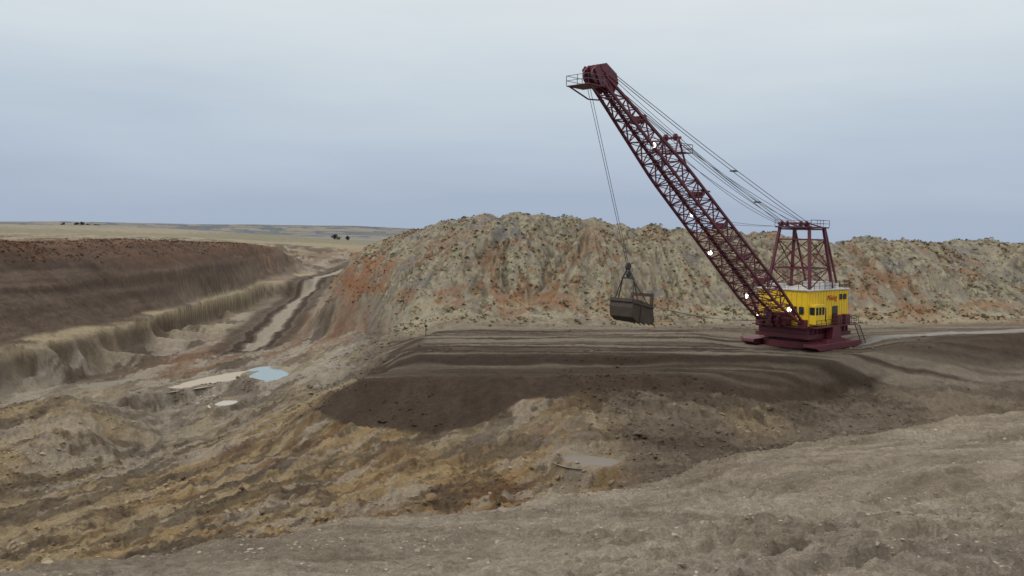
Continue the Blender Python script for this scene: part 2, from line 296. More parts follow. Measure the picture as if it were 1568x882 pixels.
# foreground
C=mixc(C,lin(186,175,158),nf*ss(.5,.62,fbm(X/4+Y*.1,Y/1.6,220,5,.6))*.4); C=mixc(C,lin(134,121,103),nf*ss(.48,.38,fbm(X/3,Y/1.4,224,5,.6))*.55)
C=C*(1+.45*nf*(fbm(X/.3,Y/.3,228,5,.75)-.5)+nf*.5*np.clip(cr_-.5,-.15,.15))[...,None]
lum=(C@np.array([.3,.6,.1]))[...,None]; C=lum+(C-lum)*.92; C=C*np.array([1.02,1.0,.955])
C=np.clip(C*1.08,.012,.75)
def zat(x,y):
    r=math.hypot(x,y); a=math.atan2(x,y)
    i=min(max(np.searchsorted(rr,r),1),NR-1); j=min(max(np.searchsorted(az,a),1),NC-1)
    return float(Z[i,j])
# ---------- materials ----------
def newmat(n): 
    m=bpy.data.materials.new(n); m.use_nodes=True; return m,m.node_tree.nodes,m.node_tree.links
def soil_mat(name,ofs=1.0):
    m,N,Lk=newmat(name); b=N['Principled BSDF']; b.inputs['Roughness'].default_value=.95; b.inputs['Specular IOR Level'].default_value=.12
    at=N.new('ShaderNodeAttribute'); at.attribute_name='Col'
    tc=N.new('ShaderNodeTexCoord'); prev=None; nor=None
    for sc_,rg,dist,st_ in ((.9,.22,.45*ofs,.8),(5,.28,.18*ofs,.9),(26,.30,.045,.95)):
        n1=N.new('ShaderNodeTexNoise'); n1.inputs['Scale'].default_value=sc_; n1.inputs['Detail'].default_value=7; n1.inputs['Roughness'].default_value=.74
        Lk.new(tc.outputs['Object'],n1.inputs['Vector'])
        r1=N.new('ShaderNodeMapRange'); r1.inputs[1].default_value=.3; r1.inputs[2].default_value=.7; r1.inputs[3].default_value=1-rg; r1.inputs[4].default_value=1+rg; Lk.new(n1.outputs['Fac'],r1.inputs[0])
        if prev is None: prev=r1.outputs[0]
        else:
            mu=N.new('ShaderNodeMath'); mu.operation='MULTIPLY'; Lk.new(prev,mu.inputs[0]); Lk.new(r1.outputs[0],mu.inputs[1]); prev=mu.outputs[0]
        b1=N.new('ShaderNodeBump'); b1.inputs['Strength'].default_value=st_; b1.inputs['Distance'].default_value=dist; Lk.new(n1.outputs['Fac'],b1.inputs['Height'])
        if nor: Lk.new(nor,b1.inputs['Normal'])
        nor=b1.outputs[0]
    vm=N.new('ShaderNodeVectorMath'); vm.operation='SCALE'; Lk.new(at.outputs['Color'],vm.inputs[0]); Lk.new(prev,vm.inputs['Scale'])
    Lk.new(vm.outputs[0],b.inputs['Base Color']); Lk.new(nor,b.inputs['Normal']); return m
soil=soil_mat('soil'); soil_h=soil_mat('spoil_soil',.5)
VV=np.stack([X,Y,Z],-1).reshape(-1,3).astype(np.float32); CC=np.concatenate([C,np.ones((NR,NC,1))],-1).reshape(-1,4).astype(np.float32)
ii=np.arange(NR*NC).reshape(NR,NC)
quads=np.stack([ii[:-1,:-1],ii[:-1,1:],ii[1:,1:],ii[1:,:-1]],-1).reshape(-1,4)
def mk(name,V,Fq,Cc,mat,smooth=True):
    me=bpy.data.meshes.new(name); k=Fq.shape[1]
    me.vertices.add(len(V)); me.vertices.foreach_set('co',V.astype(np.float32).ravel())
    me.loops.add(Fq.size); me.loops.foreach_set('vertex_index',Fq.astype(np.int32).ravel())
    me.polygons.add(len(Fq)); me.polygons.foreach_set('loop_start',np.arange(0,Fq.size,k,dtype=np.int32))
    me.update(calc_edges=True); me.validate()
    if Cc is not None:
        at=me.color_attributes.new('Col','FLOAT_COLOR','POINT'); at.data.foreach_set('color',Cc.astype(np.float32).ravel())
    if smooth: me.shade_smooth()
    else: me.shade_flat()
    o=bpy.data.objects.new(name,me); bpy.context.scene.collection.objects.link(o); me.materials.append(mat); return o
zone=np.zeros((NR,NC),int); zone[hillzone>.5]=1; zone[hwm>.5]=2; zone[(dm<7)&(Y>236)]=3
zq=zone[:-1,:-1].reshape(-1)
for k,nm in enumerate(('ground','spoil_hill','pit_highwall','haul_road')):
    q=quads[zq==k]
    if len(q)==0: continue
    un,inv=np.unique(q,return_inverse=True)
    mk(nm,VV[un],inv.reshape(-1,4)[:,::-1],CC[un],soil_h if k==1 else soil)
for nm,x,y,z,a,b,rot,col,ro in PW:
    m,N,Lk=newmat('water_'+nm); p=N['Principled BSDF']; p.inputs['Base Color'].default_value=(*col,1); p.inputs['Roughness'].default_value=ro
    nz=N.new('ShaderNodeTexNoise'); nz.inputs['Scale'].default_value=2; bp=N.new('ShaderNodeBump'); bp.inputs['Strength'].default_value=.05; Lk.new(nz.outputs['Fac'],bp.inputs['Height']); Lk.new(bp.outputs[0],p.inputs['Normal'])
    n=48; V=[]; c,s=math.cos(rot),math.sin(rot)
    for i in range(n):
        t=2*math.pi*i/n; ex,ey=a*math.cos(t),b*math.sin(t); V.append((x+ex*c-ey*s,y+ex*s+ey*c,z))
    me=bpy.data.meshes.new(nm); me.from_pydata(V,[],[list(range(n))]); me.materials.append(m)
    o=bpy.data.objects.new(nm,me); bpy.context.scene.collection.objects.link(o)
# ---------- scatter ----------
def leaf_mat(name):
    m,N,Lk=newmat(name); b=N['Principled BSDF']; b.inputs['Roughness'].default_value=.9; b.inputs['Specular IOR Level'].default_value=.1
    at=N.new('ShaderNodeAttribute'); at.attribute_name='Col'
    n=N.new('ShaderNodeTexNoise'); n.inputs['Scale'].default_value=3; r=N.new('ShaderNodeMapRange'); r.inputs[3].default_value=.7; r.inputs[4].default_value=1.3; Lk.new(n.outputs['Fac'],r.inputs[0])
    vm=N.new('ShaderNodeVectorMath'); vm.operation='SCALE'; Lk.new(at.outputs['Color'],vm.inputs[0]); Lk.new(r.outputs[0],vm.inputs['Scale']); Lk.new(vm.outputs[0],b.inputs['Base Color']); return m
def scatter(name,pos,scl,cols,tv,tf,mat,smooth=False):
    n=len(pos); Vs=[];Fs=[];Cs=[];base=0
    var=rng.integers(0,len(tv),n)
    for k in range(len(tv)):
        s=np.where(var==k)[0]
        if len(s)==0: continue
        T=tv[k]; ang=rng.random(len(s))*6.283; c,sn=np.cos(ang),np.sin(ang)
        V=np.empty((len(s),len(T),3)); V[:,:,0]=T[:,0]*c[:,None]-T[:,1]*sn[:,None]; V[:,:,1]=T[:,0]*sn[:,None]+T[:,1]*c[:,None]; V[:,:,2]=T[:,2]
        V=V*scl[s][:,None,None]+pos[s][:,None,:]
        Fk=tf[k][None]+(np.arange(len(s))*len(T))[:,None,None]+base
        Vs.append(V.reshape(-1,3)); Fs.append(Fk.reshape(-1,3)); Cs.append(np.repeat(np.concatenate([cols[s],np.ones((len(s),1))],1),len(T),0)); base+=V.shape[0]*V.shape[1]
    return mk(name,np.concatenate(Vs),np.concatenate(Fs),np.concatenate(Cs),mat,smooth)
def tuft():
    V=[];Fc=[]
    for i in range(16):
        a=random.random()*6.28; e=random.uniform(.15,1.4); r=random.uniform(.4,.75)
        c=np.array([math.cos(a)*math.cos(e)*r,math.sin(a)*math.cos(e)*r,math.sin(e)*r*.8+.05])
        for k in range(3): V.append(c+np.array([random.uniform(-.38,.38) for _ in range(3)]))
        Fc.append((3*i,3*i+1,3*i+2))
    return np.array(V),np.array(Fc)
def rock(sub=2):
    bm=bmesh.new(); bmesh.ops.create_icosphere(bm,subdivisions=sub,radius=1)
    o=[Vector((random.gauss(0,1),random.gauss(0,1),random.gauss(0,1))).normalized() for _ in range(9)]
    V=[]
    for v in bm.verts:
        p=v.co.copy()
        for d in o:
            k=p.dot(d)
            if k>.5: p-=d*(k-.5)
        V.append((p.x*1.3,p.y*1.1,p.z*.8))
    Fc=[[v.index for v in f.verts] for f in bm.faces]; bm.free(); return np.array(V),np.array(Fc)
tf=[tuft() for _ in range(6)]; rk=[rock() for _ in range(6)]; rk1=[rock(1) for _ in range(6)]
flat=np.arange(NR*NC)
def pick(w,n):
    w=w.ravel().astype(float); w/=w.sum(); i=rng.choice(flat,n,p=w); return i,VV[i].astype(float)
idx,pos=pick((R*R*.0001)*hz*(Y<330)*(.08+ss(.47,.56,n3*.4+n2*.6)),24000)
pos[:,:2]+=rng.normal(0,.15,(len(idx),2)); scl=rng.gamma(3,.08,len(idx))+.1
o1=(org.ravel()[idx]>.5)&(rng.random(len(idx))<.6)
base=np.where(o1[:,None],lin(124,90,63),lin(150,145,114)); dkm=rng.random(len(idx))<.42; base[dkm]=lin(80,80,59)
cols=base*(.65+.6*rng.random((len(idx),1)))
vegm=leaf_mat('dry_brush'); scatter('sagebrush',pos,scl,cols,[t[0] for t in tf],[t[1] for t in tf],vegm)
idx,pos=pick((R*R*.0001)*(hwm*ss(-12,-5,Z)),3500)
cols=lin(108,82,63)*(.6+.6*rng.random((len(idx),1))); scatter('dry_weeds',pos,rng.gamma(3,.09,len(idx))+.1,cols,[t[0] for t in tf],[t[1] for t in tf],vegm)
rm=leaf_mat('stone')
idx,pos=pick((R**2)*nf*(R>4)*(R<45)*(.15+ss(.42,.6,fbm(X/1.6,Y/1.6,239,3))),45000)
scl=.008+rng.gamma(1.0,.010,len(idx)); scl[:70]=rng.uniform(.04,.08,70); pos[:,2]-=scl*.2
cols=lin(164,152,135)*(.45+.85*rng.random((len(idx),1))); scatter('loose_stones',pos,scl,cols,[t[0] for t in rk1],[t[1] for t in rk1],rm)
idx,pos=pick((R*R)*(R>60)*(R<175)*(1-hillzone)*(1-.8*benchtop)*(1-pondm)*ss(.45,.65,fbm(X/12,Y/12,240,3)),14000)
scl=.05+rng.gamma(1.2,.065,len(idx)); cols=CC[idx][:,:3]*(.7+.6*rng.random((len(idx),1))); scatter('dirt_clods',pos,scl,cols,[t[0] for t in rk],[t[1] for t in rk],rm)
# ---------- distant trees ----------
V=[];Fc=[];Cl=[]
def tree(x,y,h,w):
    z=zat(x,y); 
    def tri(a,b,c,col):
        n=len(V); V.extend([a,b,c]); Fc.append((n,n+1,n+2)); Cl.extend([col]*3)
    for k in range(5):
        a0,a1=k*1.257,(k+1)*1.257; r=.05*h
        tri((x+r*math.cos(a0),y+r*math.sin(a0),z-.5),(x+r*math.cos(a1),y+r*math.sin(a1),z-.5),(x,y,z+h*.7),(.03,.025,.02,1))
    cl=[(random.gauss(0,.25)*w,random.gauss(0,.25)*w,h*random.uniform(.3,.8),random.uniform(.2,.34)*w) for _ in range(9)]
    for i in range(260):
        cx,cy,cz,cr=random.choice(cl); d=Vector((random.gauss(0,1),random.gauss(0,1),random.gauss(0,1))).normalized()*cr*random.random()**.4
        c=Vector((x+cx+d.x,y+cy+d.y,z+cz+d.z*.9)); g=random.uniform(.6,1.5); s=.09*h
        q=[c+Vector((random.gauss(0,s),random.gauss(0,s),random.gauss(0,s))) for _ in range(3)]
        tri(*[tuple(p) for p in q],(.05*g,.062*g,.055*g,1))
for u,d,h,w in ((97,1440,6,5),(117,1450,7,7),(124,1450,8,8),(134,1460,5,6),(147,1480,5,5),(152,1480,4,5),(212,1540,5,6),(222,1540,4,5),(512,1400,9,8),(519,1420,6,10),(533,1450,8,7),(604,1500,6,9),(298,1580,4,8)):
    x,y,_=S(u,352,d); tree(x,y,h,w)
mk('distant_trees',np.array(V),np.array(Fc),np.array(Cl),vegm,False)
# ---------- dragline ----------
def paint(name,col,rough=.5,dirt=.35,dcol=(.09,.07,.055)):
    m,N,Lk=newmat(name); b=N['Principled BSDF']; b.inputs['Roughness'].default_value=rough
    tc=N.new('ShaderNodeTexCoord'); n=N.new('ShaderNodeTexNoise'); n.inputs['Scale'].default_value=.9; n.inputs['Detail'].default_value=8; n.inputs['Roughness'].default_value=.7; Lk.new(tc.outputs['Object'],n.inputs['Vector'])
    r=N.new('ShaderNodeMapRange'); r.inputs[1].default_value=.42; r.inputs[2].default_value=.75; r.inputs[4].default_value=dirt; Lk.new(n.outputs['Fac'],r.inputs[0])
    mx=N.new('ShaderNodeMix'); mx.data_type='RGBA'; mx.inputs[6].default_value=(*col,1); mx.inputs[7].default_value=(*dcol,1); Lk.new(r.outputs[0],mx.inputs[0]); Lk.new(mx.outputs[2],b.inputs['Base Color']); return m
MA=paint('maroon_paint',(.105,.011,.024),.55,.3); MY=paint('yellow_paint',(.82,.56,.02),.45,.3,(.38,.27,.07)); MW=paint('white_paint',(.62,.61,.58),.5,.4)
MG=paint('dark_glass',(.02,.025,.03),.1,.1); MR=paint('wire_rope',(.09,.095,.11),.5,.2); MS=paint('worn_steel',(.060,.044,.033),.9,.7,(.10,.078,.058)); MB=paint('black_steel',(.03,.027,.027),.6)
MD=paint('bucket_dirt',(.075,.056,.042),.95,.6)
ML,N,Lk=newmat('floodlight_glow'); N['Principled BSDF'].inputs['Emission Color'].default_value=(1,.95,.85,1); N['Principled BSDF'].inputs['Emission Strength'].default_value=8
root=bpy.data.objects.new('dragline_excavator',None); bpy.context.scene.collection.objects.link(root)
root.location=(OX,OY,OZ); root.rotation_euler=(0,0,math.atan2(-.69,-.72))
class B:
    def __init__(s): s.v=[];s.f=[]
    def beam(s,a,b,w,h=None,n=4):
        a=Vector(a);b=Vector(b);d=b-a
        if d.length<1e-6: return
        d.normalize(); up=Vector((0,0,1)) if abs(d.z)<.95 else Vector((1,0,0))
        x=d.cross(up).normalized(); y=x.cross(d).normalized(); h=h or w; k=len(s.v)
        for p in (a,b):
            for i in range(n):
                t=2*math.pi*(i+.5)/n; q=1.414 if n==4 else 1
                s.v.append(tuple(p+x*math.cos(t)*w/2*q+y*math.sin(t)*h/2*q))
        for i in range(n): j=(i+1)%n; s.f.append((k+i,k+j,k+n+j,k+n+i))
        s.f.append(tuple(range(k+n-1,k-1,-1))); s.f.append(tuple(range(k+n,k+2*n)))
    def box(s,x0,x1,y0,y1,z0,z1,tx=0,ty=0):
        k=len(s.v); s.v+=[(x0,y0,z0),(x1,y0,z0),(x1,y1,z0),(x0,y1,z0),(x0+tx,y0+ty,z1),(x1-tx,y0+ty,z1),(x1-tx,y1-ty,z1),(x0+tx,y1-ty,z1)]
        s.f+=[(k+3,k+2,k+1,k),(k+4,k+5,k+6,k+7)]+[(k+i,k+(i+1)%4,k+4+(i+1)%4,k+4+i) for i in range(4)]
    def prism(s,prof,y0,y1):
        k=len(s.v); n=len(prof); s.v+=[(p[0],y0,p[1]) for p in prof]+[(p[0],y1,p[1]) for p in prof]
        s.f.append(tuple(range(k,k+n))); s.f.append(tuple(range(k+2*n-1,k+n-1,-1)))
        for i in range(n): j=(i+1)%n; s.f.append((k+i,k+n+i,k+n+j,k+j))
    def disk(s,c,r,w,ax='y',n=28):
        a=Vector(c);o={'y':Vector((0,w/2,0)),'z':Vector((0,0,w/2)),'x':Vector((w/2,0,0))}[ax]; s.beam(a-o,a+o,2*r,n=n)
    def rail(s,pts,h=1.1):
        for a,b in zip(pts[:-1],pts[1:]):
            a=Vector(a);b=Vector(b); n=max(1,int((b-a).length/1.6))
            for z in (h,h*.5): s.beam(a+Vector((0,0,z)),b+Vector((0,0,z)),.06)
            for i in range(n+1): p=a.lerp(b,i/n); s.beam(p,p+Vector((0,0,h)),.06)
    def out(s,name,mat,par=root,bev=0):
        me=bpy.data.meshes.new(name); me.from_pydata(s.v,[],s.f); me.materials.append(mat); bm=bmesh.new(); bm.from_mesh(me); bmesh.ops.recalc_face_normals(bm,faces=bm.faces); bm.to_mesh(me); bm.free()
        o=bpy.data.objects.new(name,me); bpy.context.scene.collection.objects.link(o); o.parent=par
        if bev: m=o.modifiers.new('b','BEVEL'); m.width=bev; m.segments=2
        return o
b=B(); b.disk((-1.5,0,.55),6.3,1.1,'z',40); b.disk((-1.5,0,1.3),5.0,.5,'z',40); b.out('base_tub',MA)
b=B(); b.box(-9.6,4.9,-4.7,4.7,1.6,2.3); b.box(-9.2,4.6,-4.3,4.3,2.3,3.6)
for x in np.arange(-8.8,4.6,1.35):
    for y in (-4.42,4.42): b.beam((x,y,2.3),(x,y,3.6),.16)
b.out('revolving_frame',MA,bev=.04)
b=B()
for sg_ in (-1,1):
    y0=5.5*sg_; 
    b.prism([(-8.5,.0),(5,.0),(6,.5),(5.9,.95),(-9.4,.95),(-9.5,.5)],y0-1.15,y0+1.15)
    b.box(-5.2,1.6,y0-.5,y0+.5,.95,1.5,.5,.0); b.disk((-1.8,y0,2.2),1.35,.9,'y'); b.box(-3.4,-.2,y0-.55,y0+.55,1.5,3.4,.4)
b.out('walking_shoes',MA,bev=.03)
b=B(); b.box(-9,4.5,-4.35,4.35,3.62,9.2); b.box(1.2,4.3,4.36,5.5,4.0,7.1); b.box(-9.9,-9.02,-3.2,3.2,3.9,7.6)
for x in np.arange(-8.6,4.5,.9): b.beam((x,4.39,3.9),(x,4.39,9.1),.07)
for y in np.arange(-4,4.3,.9): b.beam((4.54,y,3.9),(4.54,y,9.1),.07)
b.out('machinery_house',MY,bev=.03)
b=B(); b.box(-9.25,4.75,-4.6,4.6,9.21,9.42); b.box(-4,-1.5,1.8,3.9,9.43,10.5); b.box(-7.6,-5.6,-2,1,9.43,10.3); b.box(1.9,3.6,-3,-1,9.43,10.1)
b.disk((-8,2.6,9.8),.5,.8,'z',16); b.disk((-8,-2.6,9.8),.5,.8,'z',16); b.out('roof_vents',MW,bev=.03)
b=B()
for x in (1.5,2.5,3.5): b.box(x,x+.7,5.49,5.54,5.5,6.7)
b.box(4.29,4.34,4.5,5.35,5.5,6.7)
for y in (1.6,2.8): b.box(4.58,4.62,y,y+.8,5.5,6.7)
b.box(4.58,4.62,-3.4,-2.4,4.0,6.1)
for x in (-8.2,-6.8): b.box(x,x+1.0,4.42,4.47,7.6,8.5)
b.box(-1.2,-.2,4.42,4.47,4.2,6.4); b.box(-5.2,-3.4,4.42,4.46,4.3,6.6); b.box(4.58,4.62,-1.2,1.2,4.1,5.6)
b.out('windows_and_doors',MG)
b=B(); b.box(-9.6,4.9,4.72,6.0,3.45,3.6); b.box(4.92,6.2,-4.6,4.6,3.45,3.6); b.box(-11.6,-9.92,-4,4.7,3.45,3.6)
for x in (-7.4,-4.6): b.box(x,x+1.6,4.75,5.6,3.61,5.2)
b.out('walkway_deck',MA)
b=B(); b.rail([(-9.6,6,3.6),(4.9,6,3.6)]); b.rail([(-11.5,-4,3.6),(-11.5,4.7,3.6),(-9.7,4.7,3.6)]); b.rail([(-9.2,4.5,9.42),(4.7,4.5,9.42),(4.7,-4.5,9.42)]); b.rail([(-9.2,-4.5,9.42),(-9.2,4.5,9.42)])
for i in range(9): b.beam((-8.2-.28*i,6.1,3.4-.36*i),(-8.2-.28*i,6.9,3.4-.36*i),.22,.06)
b.beam((-8,6.1,3.5),(-10.6,6.1,.2),.1); b.beam((-8,6.9,3.5),(-10.6,6.9,.2),.1); b.out('handrails_and_stairs',MB)
tcu=bpy.data.curves.new('lettering','FONT'); tcu.body='Mining'; tcu.size=1.25; tcu.extrude=.02; tcu.shear=.3; tx=bpy.data.objects.new('lettering',tcu); bpy.context.scene.collection.objects.link(tx); tx.parent=root
tcu.materials.append(paint('red_lettering',(.5,.03,.02))); tx.rotation_euler=(math.radians(90),0,math.radians(180)); tx.location=(-1.4,4.47,7.6)
# gantry
b=B(); T=[(1.4,2.6),(1.4,-2.6),(-3.4,-2.6),(-3.4,2.6)]; Bs=[(3.0,3.7),(3.0,-3.7),(-4.6,-3.7),(-4.6,3.7)]
zt=19.4; z0=9.42
def gp(i,t): i%=4; return (Bs[i][0]*(1-t)+T[i][0]*t,Bs[i][1]*(1-t)+T[i][1]*t,z0+(zt-z0)*t)
for i in range(4):
    b.beam(gp(i,0),gp(i,1),.42)
    for t in (.33,.8,.97): b.beam(gp(i,t),gp(i+1,t),.22)
    for t0,t1 in ((0,.33),(.33,.8)):
        b.beam(gp(i,t0),gp(i+1,t1),.14); b.beam(gp(i+1,t0),gp(i,t1),.14)
b.box(-4.2,2.0,-3.2,3.2,zt-.1,zt+.10)
for y in (-2.6,-1,1,2.6):
    b.beam((1.6,y,zt),(1.6,y,zt+.7),.26); b.beam((-3.4,y,zt),(1.6,y,zt+.6),.18)
b.beam((1.6,-2.8,zt+.6),(1.6,2.8,zt+.6),.34)
for y in (-2.2,-1.2,1.2,2.2): b.disk((1.6,y,zt+.5),.5,.25)
b.beam((-3.6,-2.7,zt+.1),(-8.3,-2.8,9.5),.28); b.beam((-3.6,2.7,zt+.1),(-8.3,2.8,9.5),.28)
b.out('gantry',MA)
b=B(); b.rail([(-4.2,-3.2,zt+.1),(-4.2,3.2,zt+.1),(2.0,3.2,zt+.1)]); b.rail([(-4.2,-3.2,zt+.1),(2.0,-3.2,zt+.1)]); b.out('gantry_handrail',MR)
# boom
A=Vector((4.8,0,3.9)); TT=Vector((51.0,0,36.7)); ax=(TT-A).normalized(); nr=Vector((-ax.z,0,ax.x)); LB=(TT-A).length
def ip(t,tab): return float(np.interp(t,[q[0] for q in tab],[q[1] for q in tab]))
hwid=lambda t: ip(t,[(0,3.7),(.12,3.1),(.7,2.2),(1,1.0)]); dep=lambda t: ip(t,[(0,.3),(.14,2.5),(.65,2.5),(1,1.0)])
def bp_(t,sy,up): return A+ax*LB*t+Vector((0,sy*hwid(t),0))+nr*(dep(t)/2*up)
b=B(); n=26; ch=.32
for k in range(n):
    t0,t1=k/n,(k+1)/n
    for sy in (-1,1):
        for up in (-1,1): b.beam(bp_(t0,sy,up),bp_(t1,sy,up),ch)
        if k>0: b.beam(bp_(t0,sy,-1),bp_(t0,sy,1),.14)
        b.beam(bp_(t0,sy,-1 if k%2 else 1),bp_(t1,sy,1 if k%2 else -1),.15)
    for up in (-1,1):
        if k>0: b.beam(bp_(t0,-1,up),bp_(t0,1,up),.15)
        b.beam(bp_(t0,-1,up),bp_(t1,1,up),.11); b.beam(bp_(t0,1,up),bp_(t1,-1,up),.11)
b.out('boom_lattice',MA)
b=B()
for k in range(60):
    t=k/60; p=A+ax*LB*t+nr*(dep(t)/2*-1+.25); q=A+ax*LB*(t+1/60)+nr*(dep(t)/2*-1+.25)
    b.beam(p,q,.6,.06)
    for s_ in (-.4,.4):
        if k%2==0: b.beam(p+Vector((0,s_,0)),p+Vector((0,s_,1.0)),.05)
        b.beam(p+Vector((0,s_,1)),q+Vector((0,s_,1)),.05)
b.out('boom_walkway',MA)
b=B(); hd=TT
for sy in (-1.0,-.35,.35,1.0):
    pr=[(-2.6,-.8),(.4,-1.2),(2.5,.2),(2.3,1.0),(.3,1.35),(-2.8,.8)]
    b.prism([(hd.x+p[0]*ax.x-p[1]*ax.z*.7,hd.z+p[0]*ax.z*.6+p[1]*ax.x) for p in pr],sy-.06,sy+.06)
for sy in (-.68,.68): b.disk((hd.x+1.0,sy,hd.z+.4),1.1,.3); b.disk((hd.x-.8,sy,hd.z+.2),.7,.3)
b.prism([(hd.x-2.6,hd.z-.3),(hd.x-2.2,hd.z+.9),(hd.x-.2,hd.z+2.0),(hd.x+.9,hd.z+1.7),(hd.x+.6,hd.z+1.0)],-1.15,1.15)
b.box(hd.x+.8,hd.x+3.9,-1.8,1.8,hd.z-1.2,hd.z-1.08); b.beam((hd.x+3.6,-1.6,hd.z-1.15),(hd.x+.6,-1.1,hd.z-2.4),.16); b.beam((hd.x+3.6,1.6,hd.z-1.15),(hd.x+.6,1.1,hd.z-2.4),.16)
b.beam((hd.x+.6,1.1,hd.z-2.4),(hd.x-2.4,1.1,hd.z-2.2),.16); b.beam((hd.x+.6,-1.1,hd.z-2.4),(hd.x-2.4,-1.1,hd.z-2.2),.16)
b.beam((hd.x,-1.5,hd.z+.4),(hd.x,1.5,hd.z+.4),.4)
b.out('boom_head_sheaves',MA,bev=.02)
b=B(); zz_=hd.z-1.08; b.rail([(hd.x+1,1.8,zz_),(hd.x+3.9,1.8,zz_),(hd.x+3.9,-1.8,zz_),(hd.x+1,-1.8,zz_)],1.2); b.out('boom_head_handrail',MR)
b=B(); tm=.69; C0=A+ax*LB*tm+nr*dep(tm)/2; MT=C0+Vector((-.3,0,3.3))
for sy in (-1,1):
    b.beam(C0+ax*-1.6+Vector((0,sy*2.1,0)),MT+Vector((0,sy*1.3,0)),.2); b.beam(C0+ax*1.8+Vector((0,sy*2.1,0)),MT+Vector((0,sy*1.3,0)),.2)
b.beam(MT+Vector((0,-1.7,0)),MT+Vector((0,1.7,0)),.3)
for sy in (-1,1): b.disk(MT+Vector((0,sy*.8,.1)),.5,.25)
pz=C0+Vector((-1.5,0,1.3)); b.box(pz.x-1.3,pz.x+1.3,-1.9,1.9,pz.z,pz.z+.1); b.rail([(pz.x-1.3,1.9,pz.z),(pz.x+1.3,1.9,pz.z),(pz.x+1.3,-1.9,pz.z),(pz.x-1.3,-1.9,pz.z),(pz.x-1.3,1.9,pz.z)],1.2)
for tt in (.84,.55,.42,.28,.17):
    c=A+ax*LB*tt+nr*dep(tt)/2; b.box(c.x-.5,c.x+.5,-.9,.9,c.z-.1,c.z+.8,.1,.1); b.disk(c+Vector((0,1.2,.6)),.4,.2)
b.out('mid_boom_mast',MA)
b=B()
def rope(a,c,r=.075,sag=0,n=10):
    a=Vector(a);c=Vector(c); pr=a
    for i in range(1,n+1):
        t=i/n; p=a.lerp(c,t)-Vector((0,0,sag*4*t*(1-t))); b.beam(pr,p,r,n=5); pr=p
for y,s_ in ((-2.5,.4),(-1.6,.5),(1.6,.5),(2.5,.4)): rope((1.6,y,zt+.7),(hd.x-.8,y*.45,hd.z+1.2),.1,s_)
for y in (-2.2,2.2): rope((1.6,y,zt+.4),(hd.x-5.5,y*.5,hd.z-2.8),.08,.9)
for y in (-.8,.8): rope(MT+Vector((0,y,.5)),(hd.x,y,hd.z+1.2),.07,.1); rope(MT+Vector((0,y,.5)),(-1,y,zt-.5),.08,.8); rope(MT+Vector((0,y*1.6,.2)),(1.6,y*2.4,zt+.2),.07,1.4)
c4=A+ax*LB*.45+nr*1.3
for y in (-2,2): rope(c4+Vector((0,y,0)),(1.6,y*.9,zt+.2),.06,.3)
spr=Vector((44.3,0,13.2)); bk=Vector((43.4,0,7.6))
for y in (-.15,.15): rope((hd.x+2.1,y*1.4,hd.z-.4),spr+Vector((0,y,0)),.075)
for y in (-.5,.5): rope(bk+Vector((-3.2,y,.6)),(5.2,y,4.6),.075,1.0,16)
b.out('wire_ropes',MR)
b=B()
for x,y,z in ((22.5,1.7,0),(11,-1.2,0),(24,-1.9,-3.5)):
    t=(x-1.6)/(hd.x-1.6); zc=zt+.7+(hd.z-zt)*t+z-.3; b.box(x-.55,x+.55,y-.4,y+.4,zc-.12,zc+.12,.15,.1); 
b.out('rope_spreader_plates',MB)
b=B(); b.box(4.6,6.6,-1.6,1.6,3.7,5.6,.1); 
for y in (-.6,.6): b.disk((6.6,y,4.6),.85,.3); b.disk((6.4,y,3.7),.5,.3)
for sy in (-1,1): b.box(4.5,5.6,sy*3.7-.6,sy*3.7+.6,3.2,4.7)
b.out('fairlead_and_boom_feet',MA,bev=.03)
# bucket
b=B()
prof=[(2.2,1.2),(2.35,.2),(2.0,-1.0),(1.1,-1.5),(-1.3,-1.55),(-2.4,-1.35)]
ipr=[(p[0]-.12*(1 if p[0]>0 else -.2),p[1]+.14) for p in prof]; ipr[0]=(2.06,1.2)
wid=1.8
for i in range(len(prof)-1): b.prism([prof[i],prof[i+1],ipr[i+1],ipr[i]],-wid,wid)
for sy in (-1,1):
    b.prism([(-1.9,.9),(-2.6,-1.2),(-1.3,-1.55),(1.1,-1.5),(2.0,-1.0),(2.35,.2),(2.2,1.2),(.8,1.35)],sy*wid-.1,sy*wid+.1)
    b.beam((-1.7,sy*wid,.9),(-1.9,sy*wid*.9,2.2),.35); b.beam((.5,sy*(wid+.15),-1.3),(.5,sy*(wid+.15),1.2),.22); b.beam((-2.0,sy*(wid+.15),.6),(2.2,sy*(wid+.15),.9),.22)
b.beam((-1.9,-wid*.95,2.25),(-1.9,wid*.95,2.25),.4)
for y in np.linspace(-1.6,1.6,5): b.prism([(-2.3,-1.5),(-3.1,-1.7),(-2.3,-1.2)],y-.15,y+.15)
b.box(2.1,2.5,-1.85,1.85,.9,1.35)
bo=b.out('bucket',MS,bev=.03); bo.location=bk; bo.rotation_euler=(0,math.radians(-8),0)
bm=bmesh.new(); bmesh.ops.create_icosphere(bm,subdivisions=4,radius=1)
for v in bm.verts:
    k=1+.12*math.sin(v.co.x*5+v.co.y*3)+random.uniform(-.04,.04); v.co=Vector((v.co.x*1.9*k+.2,v.co.y*1.62*k,v.co.z*1.0*k+.55))
me=bpy.data.meshes.new('bucket_load'); bm.to_mesh(me); bm.free(); me.shade_smooth(); me.materials.append(MD); bd=bpy.data.objects.new('bucket_load',me); bpy.context.scene.collection.objects.link(bd); bd.parent=root; bd.location=bk
b=B()
